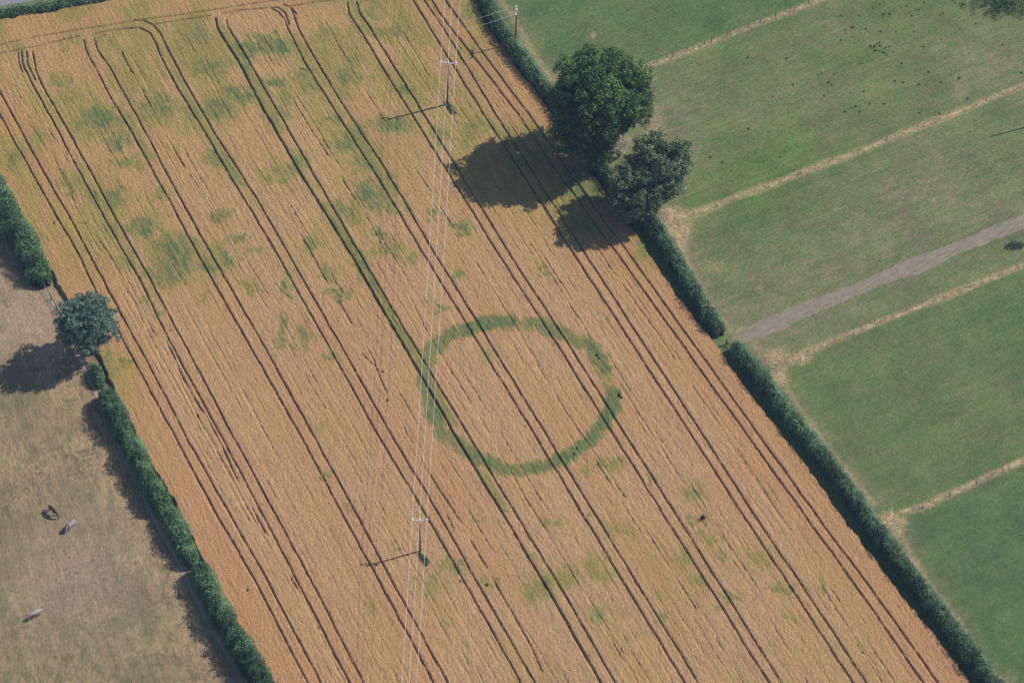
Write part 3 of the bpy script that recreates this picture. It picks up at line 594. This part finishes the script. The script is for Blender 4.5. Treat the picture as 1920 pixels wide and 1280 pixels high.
def weed(scale, seed, name='weed_tuft'):
    rs = np.random.RandomState(seed); parts = []
    for i in range(rs.randint(3, 6)):
        c = np.array([rs.normal(0, .17), rs.normal(0, .15), .22]) * scale; d = sph(60); d[:, 2] = abs(d[:, 2])
        parts.append(leaves(c + d * rs.uniform(.1, .42, (60, 1)) * scale, d, .2 * scale, .45 + rs.uniform(-.35, .35, 60), .7))
    V = np.concatenate([p[0] for p in parts]); n = len(V) // 4
    return mesh_np(name, V, np.arange(4 * n).reshape(n, 4), {'tone': ('FACE', np.clip(np.concatenate([p[2] for p in parts]), 0, 1))})
WM = []
for k in range(6):
    m = weed(1.0, 400 + k); m.materials.append(M_weed); WM.append(m)
rs = np.random.RandomState(99)
spots = [(1403,108),(1475,110),(1500,83),(1576,30),(1579,31),(1585,57),(1624,55),(1577,76),(1600,52),(1710,31),(1714,60),(1830,45),(1613,120),(1692,119),(1487,160),(1450,182),(1605,200),(1597,203),(1612,210),(1584,210),(1723,158),(1742,135),(1765,155),(1775,165),(1768,172),(1693,155),(1678,153),(1799,148),(1815,185),(1815,85),(1798,145),(1485,222),(1404,242),(1332,295),(1355,305),(1463,294),(1725,212),(1763,213),(1820,248),(1732,88),(1880,85),(1840,10),(1700,12),(1650,8),(1645,95),(1565,140),(1560,160),(1595,175),(1620,172),(1630,195),(1555,155),(1680,60),(1650,80),(1661,90),(1655,98),(1668,88),(1640,85),(1915,137),(1546,180),(1658,195)]
spots += [(1655 + rs.normal(0, 28), 88 + rs.normal(0, 12)) for _ in range(16)] + [(1740 + rs.normal(0, 60), 20 + rs.normal(0, 12)) for _ in range(16)]
for i, (x, y) in enumerate(spots):
    P = at(x, y); o = bpy.data.objects.new('weed_tuft', WM[i % 6]); COL.objects.link(o); o.location = P; sc = rs.uniform(.25, .55); o.scale = (sc, sc, sc * .8); o.rotation_euler = (0, 0, rs.uniform(0, 6))
    tag(o, 'small dark green weed tuft in the top right pasture', 'weed', 'weed tufts scattered over the top right pasture')
# thick darker growth in the top right corner
parts = []
for i in range(150):
    c = at(1880 + rs.normal(0, 34), 12 + rs.normal(0, 11) - 6, .15); d = sph(26); d[:, 2] = abs(d[:, 2]); parts.append(leaves(c + d * rs.uniform(.2, .8, (26, 1)) * [1, 1, .5], d, .24, .35 + rs.uniform(-.3, .3, 26), .7))
o = foliage('nettle_bed', parts, M_weed); tag(o, 'dark spreading growth in the top right corner of the pasture', 'undergrowth', kind='stuff')
parts = []
for i in range(40):
    c = at(1902 + rs.normal(0, 8), 460 + rs.normal(0, 3.5), .1); d = sph(20); d[:, 2] = abs(d[:, 2]); parts.append(leaves(c + d * rs.uniform(.2, .6, (20, 1)) * [1, 1, .5], d, .22, .5 + rs.uniform(-.3, .3, 20), .7))
o = foliage('weed_clump', parts, M_weed); tag(o, 'green weed clump below the bare soil track at the right edge', 'weed')

# ------------------------------------------------------------------ power line
def pole(name, base_px, hgt, arm, arm_ang, label, wood, lean=(0, 0), r=.15):
    root = bpy.data.objects.new(name, None); COL.objects.link(root); root.location = at(*base_px); tag(root, label, 'power pole', 'poles of the overhead line')
    lx, ly = lean; mb = MB(); mb.tube([(0, 0, -.3), (lx * .5, ly * .5, hgt * .5), (lx, ly, hgt)], [r * 1.15, r, r * .8], 14); mb.build('pole', wood, root, smooth=True)
    ca, sa = cos(arm_ang), sin(arm_ang); mb = MB(); mb.box((lx - sa * .14, ly + ca * .14, hgt - .35), (arm, .13, .13), arm_ang)
    mb.box((lx, ly, hgt - .35), (.34, .34, .05), arm_ang)
    mb.build('crossarm', M_steel, root)
    tops = []
    for k in (-1, 0, 1):
        X0 = lx - sa * .14 * (k != 0) + ca * k * (arm / 2 - .1); Y0 = ly + ca * .14 * (k != 0) + sa * k * (arm / 2 - .1); z0 = hgt - .28 if k else hgt
        mb = MB(); mb.tube([(X0, Y0, z0), (X0, Y0, z0 + .12), (X0, Y0, z0 + .13), (X0, Y0, z0 + .24), (X0, Y0, z0 + .25), (X0, Y0, z0 + .38)], [.06, .06, .17, .17, .12, .09], 12); mb.build('insulator', M_porc, root, smooth=True)
        tops.append(np.array(root.location) + [X0, Y0, z0 + .36])
    return root, tops
p1, t1 = pole('utility_pole', (838.5, 201), 11.6, 2.9, radians(-6), 'tall pole in the wheat beside the big oak shadow, with a crossarm of three insulators', M_pole, (.35, 0), .17)
p2, t2 = pole('utility_pole', (788, 1037), 9.3, 2.55, radians(-3), 'shorter pole in the lower middle of the wheat, with a crossarm of three insulators', M_pole, (.1, 0), .14)
p3, t3 = pole('utility_pole', (966, 86), 9.2, 2.2, radians(88), 'dark pole in the hedge at the top, seen along its crossarm', M_darkpole, (.25, 0), .12)
del p1['group'], p2['group'], p3['group']
def catenary(a, b, sag, n=24):
    return [a + (b - a) * (i / n) - np.array([0, 0, 4 * sag * (i / n) * (1 - i / n)]) for i in range(n + 1)]
for k, lab in enumerate(('left', 'middle', 'right')):
    a, b = np.array(t1[k]), np.array(t2[k]); dv = a - b; far = a + dv * .9 + [0, 0, 0]; far[2] = a[2]; near = b - dv * .9; near[2] = b[2]
    pts = catenary(far, a, .9) + catenary(a, b, .9)[1:] + catenary(b, near, .9)[1:]
    mb = MB(); mb.tube(pts, .021, 6); o = mb.build('power_line_wire', M_wire); tag(o, f'pale overhead wire crossing the wheat, {lab} one of the three between the two crossarms', 'wire')
for k, lab in ((0, 'lower'), (2, 'upper')):
    a = np.array(t3[k]); b = at(838 if k else 842, 48 if k else 62, 9.5)
    mb = MB(); mb.tube(catenary(a, b, .4), .014, 5); o = mb.build('branch_wire', M_wire); tag(o, f'thin {lab} wire running left from the dark pole in the top hedge', 'wire')
# telegraph pole whose shadow falls in at the right edge
root = bpy.data.objects.new('telegraph_pole', None); COL.objects.link(root); root.location = at(1942, 234); tag(root, 'plain pole just beyond the right edge, casting a thin shadow on the grass', 'pole')
mb = MB(); mb.tube([(0, 0, -.3), (0, 0, 8.6)], [.16, .12], 12); mb.build('pole', M_darkpole, root, smooth=True)
mb = MB(); mb.tube([(0, 0, 8.6), (0, 0, 8.75)], [.16, .03], 12); mb.build('cap', M_steel, root)

# nettles at the pole feet
for (x, y, n, lab) in ((843, 201, 16, 'dark green nettles at the foot of the taller pole in the wheat'), (794, 1046, 18, 'small dark weeds at the foot of the shorter pole in the wheat')):
    parts = []
    for i in range(n):
        f = i / n; c = at(x - 6 + 16 * f + rs.normal(0, 1.5), y - 8 + 20 * f + rs.normal(0, 2), .75); d = sph(60)
        parts.append(leaves(c + d * rs.uniform(.1, .5, (60, 1)), d, .2, .2 + rs.uniform(-.2, .3, 60), .8))
    o = foliage('nettle_patch', parts, M_weed); tag(o, lab, 'weeds')

# ------------------------------------------------------------------ fences and gate
def fence(name, posts, label, hgt=1.1, r=.07, wires=(.5, .95), rails=False):
    g = [at(x, y) for x, y in posts]; root = bpy.data.objects.new(name, None); COL.objects.link(root); root.location = g[0]; tag(root, label, 'fence')
    L = [p - g[0] for p in g]
    for p in L:
        mb = MB(); hh = hgt * random.uniform(.92, 1.08); mb.tube([p + [0, 0, -.1], p + [0, 0, hh], p + [0, 0, hh + .04]], [r, r, r * .5], 8); mb.build('post', M_post, root)
    for z in wires:
        mb = MB(); mb.tube([p + [r + .01, 0, z] for p in L], .03 if rails else .004, 5); mb.build('rail' if rails else 'wire', M_post, root)
fence('wire_fence', [(1197,131),(1232,118),(1262,106),(1288,97),(1320,85),(1334,79),(1364,68),(1402,52),(1426,43),(1454,32),(1482,22),(1516,8),(1540,-1),(1580,-19)], 'post and wire fence standing in the uppermost straw coloured strip')
fence('wire_fence', [(1300,403),(1345,388),(1377,377),(1440,353),(1500,327),(1560,300),(1612,282),(1664,262),(1720,238),(1780,213),(1850,188),(1900,172),(1950,152)], 'post and wire fence in the long straw coloured strip beside the greyer tree', .8, .05)
fence('wire_fence', [(1500,675),(1550,650),(1600,628),(1650,605),(1700,583),(1760,560),(1820,538),(1880,514),(1940,490)], 'post and wire fence in the straw coloured strip below the soil track', .8, .05)
fence('wire_fence', [(1662,985),(1690,968),(1730,952),(1780,930),(1830,908),(1880,886),(1930,865)], 'post and wire fence in the lowest pale strip meeting the long hedge', .8, .05)
fence('wooden_fence', [(72,520),(84,541),(96,562),(107,583),(118,606),(130,632)], 'short wooden fence between the tall left hedge and the round blue green tree', 1.2, .09, (.4, .8, 1.1), True)
ga, gb = at(1362, 646), at(1386, 668)
root = bpy.data.objects.new('field_gate', None); COL.objects.link(root); root.location = ga; tag(root, 'dark five bar field gate in the gap between the two right hedges', 'gate')
dv = gb - ga
for f, nm in ((0, 'gatepost'), (1, 'gatepost')):
    p = dv * f; mb = MB(); mb.tube([p + [0, 0, -.1], p + [0, 0, 1.4], p + [0, 0, 1.46]], [.11, .11, .05], 10); mb.build(nm, M_post, root)
for z in (.3, .5, .7, .92, 1.18):
    mb = MB(); mb.tube([dv * .04 + [0, 0, z], dv * .96 + [0, 0, z]], .035, 6); mb.build('bar', M_post, root)
mb = MB()
for f in (.05, .5, .95): mb.tube([dv * f + [0, 0, .25], dv * f + [0, 0, 1.22]], .035, 6)
mb.tube([dv * .05 + [0.01, 0.05, .3], dv * .95 + [0.01, 0.05, 1.18]], .025, 6); mb.build('brace', M_post, root)

# ------------------------------------------------------------------ horses
def horse(px_, heading, coat, mane, label, graze, sc=1.0, rug=None):
    """+x is forward; heading in radians"""
    pts = {'root': ((0, 0, 1.18), .30), 'loin': ((-.35, 0, 1.22), .28), 'croup': ((-.68, 0, 1.24), .28), 'dock': ((-.88, 0, 1.16), .15),
           'chest': ((.38, 0, 1.16), .29), 'withers': ((.58, 0, 1.28), .22)}
    if graze: pts.update({'neck1': ((.85, 0, 1.15), .17), 'neck2': ((1.12, 0, .82), .125), 'poll': ((1.28, .02, .52), .11), 'face': ((1.38, .03, .28), .095), 'muzzle': ((1.42, .03, .10), .065)})
    else: pts.update({'neck1': ((.82, 0, 1.48), .17), 'neck2': ((1.02, 0, 1.72), .13), 'poll': ((1.16, 0, 1.86), .115), 'face': ((1.38, 0, 1.70), .09), 'muzzle': ((1.54, 0, 1.56), .065)})
    ed = [('root', 'loin'), ('loin', 'croup'), ('croup', 'dock'), ('root', 'chest'), ('chest', 'withers'), ('withers', 'neck1'), ('neck1', 'neck2'), ('neck2', 'poll'), ('poll', 'face'), ('face', 'muzzle')]
    for s, sy in (('l', 1), ('r', -1)):
        o1 = .10 * sy
        pts.update({'sh' + s: ((.50, .13 * sy, .92), .13), 'kn' + s: ((.52 + o1, .14 * sy, .48), .062), 'fe' + s: ((.50 + o1, .14 * sy, .16), .045), 'ho' + s: ((.53 + o1, .14 * sy, .04), .06),
                    'th' + s: ((-.66, .15 * sy, .92), .17), 'st' + s: ((-.56 - o1, .15 * sy, .70), .10), 'hk' + s: ((-.80 - o1, .15 * sy, .50), .062), 'sk' + s: ((-.74 - o1, .15 * sy, .16), .045), 'hh' + s: ((-.70 - o1, .15 * sy, .04), .06),
                    'ea' + s: (tuple(np.array(pts['poll'][0]) + [-.03 if graze else .0, .08 * sy, .14]), .025)})
        ed += [('chest', 'sh' + s), ('sh' + s, 'kn' + s), ('kn' + s, 'fe' + s), ('fe' + s, 'ho' + s), ('croup', 'th' + s), ('th' + s, 'st' + s), ('st' + s, 'hk' + s), ('hk' + s, 'sk' + s), ('sk' + s, 'hh' + s), ('poll', 'ea' + s)]
    names = list(pts); m = bpy.data.meshes.new('horse'); m.from_pydata([pts[n][0] for n in names], [(names.index(a), names.index(b)) for a, b in ed], [])
    o = link('horse', m, coat, loc=at(*px_)); o.rotation_euler = (0, 0, heading); o.scale = (sc,) * 3
    sk = o.modifiers.new('skin', 'SKIN')
    if not m.skin_vertices: print('NO SKIN LAYER')
    for i, n in enumerate(names): m.skin_vertices[0].data[i].radius = (pts[n][1],) * 2; m.skin_vertices[0].data[i].use_root = (n == 'root')
    sk.use_smooth_shade = True; sk.branch_smoothing = .3; sd = o.modifiers.new('sub', 'SUBSURF'); sd.levels = sd.render_levels = 2
    tag(o, label, 'horse')
    mb = MB(); ch = [pts[n][0] for n in ('withers', 'neck1', 'neck2', 'poll')]; ups = [np.array(p) + ([-.0, 0, .20] if not graze else [.06, 0, .17]) for p in ch]
    mb.tube(ups, [.05, .07, .06, .03], 6); mb.build('mane', mane, o, smooth=True)
    mb = MB(); mb.tube([(-.92, 0, 1.16), (-1.04, 0, .95), (-1.06, .02, .62), (-1.02, .02, .40)], [.05, .08, .07, .02], 8); mb.build('tail', mane, o, smooth=True)
    if rug:
        V = []; n = 13; xs = np.linspace(-.85, .62, 8)
        for x in xs:
            for i in range(n):
                a = -1.9 + 3.8 * i / (n - 1); V.append((x, .36 * sin(a) * 1.0, 1.17 + .36 * cos(a) + (-.1 if abs(a) > 1.7 else 0)))
        Q = [(i * n + k, i * n + k + 1, (i + 1) * n + k + 1, (i + 1) * n + k) for i in range(7) for k in range(n - 1)]
        r = link('rug', mesh_np('rug', np.array(V), np.array(Q), smooth=True), rug, o); md = r.modifiers.new('thick', 'SOLIDIFY'); md.thickness = .02
    return o
M_bay = flat_mat('bay_coat', (.085, .035, .022), .5, .35, .25, 2); M_black = flat_mat('black_hair', (.015, .012, .012), .5, .3, .2, 6)
M_grey = flat_mat('grey_coat', (.36, .33, .33), .6, .3, .25, 2.5); M_pale = flat_mat('pale_mane', (.5, .47, .45), .7, .2, .15, 5)
M_rug = flat_mat('pinkish_rug_cloth', (.33, .27, .29), .8, .1, .1, 4)
horse((100, 962), radians(-48), M_bay, M_black, 'dark bay horse grazing, uppermost of the three in the parched field', True, 1.08)
horse((134, 990), radians(-128), M_grey, M_pale, 'pale grey horse in a pinkish rug just below the dark bay horse', True, 1.0, M_rug)
horse((69, 1155), radians(-145), M_grey, M_pale, 'pale grey horse without a rug, lowest of the three in the parched field', True, 1.05)

# ------------------------------------------------------------------ the air between the aircraft and the fields
mb = MB(); mb.box((0, 200, 210), (1600, 1500, 424)); hz = mb.build('haze', None); tag(hz, kind='stuff')
hm = bpy.data.materials.new('haze_air'); hm.use_nodes = True; t = hm.node_tree; t.nodes.remove(t.nodes['Principled BSDF'])
pv = N(t, 'ShaderNodeVolumePrincipled'); pv.inputs['Color'].default_value = (.38, .60, 1, 1); pv.inputs['Density'].default_value = .0001; pv.inputs['Anisotropy'].default_value = 0.0
t.links.new(pv.outputs[0], t.nodes['Material Output'].inputs['Volume']); hz.data.materials.append(hm)
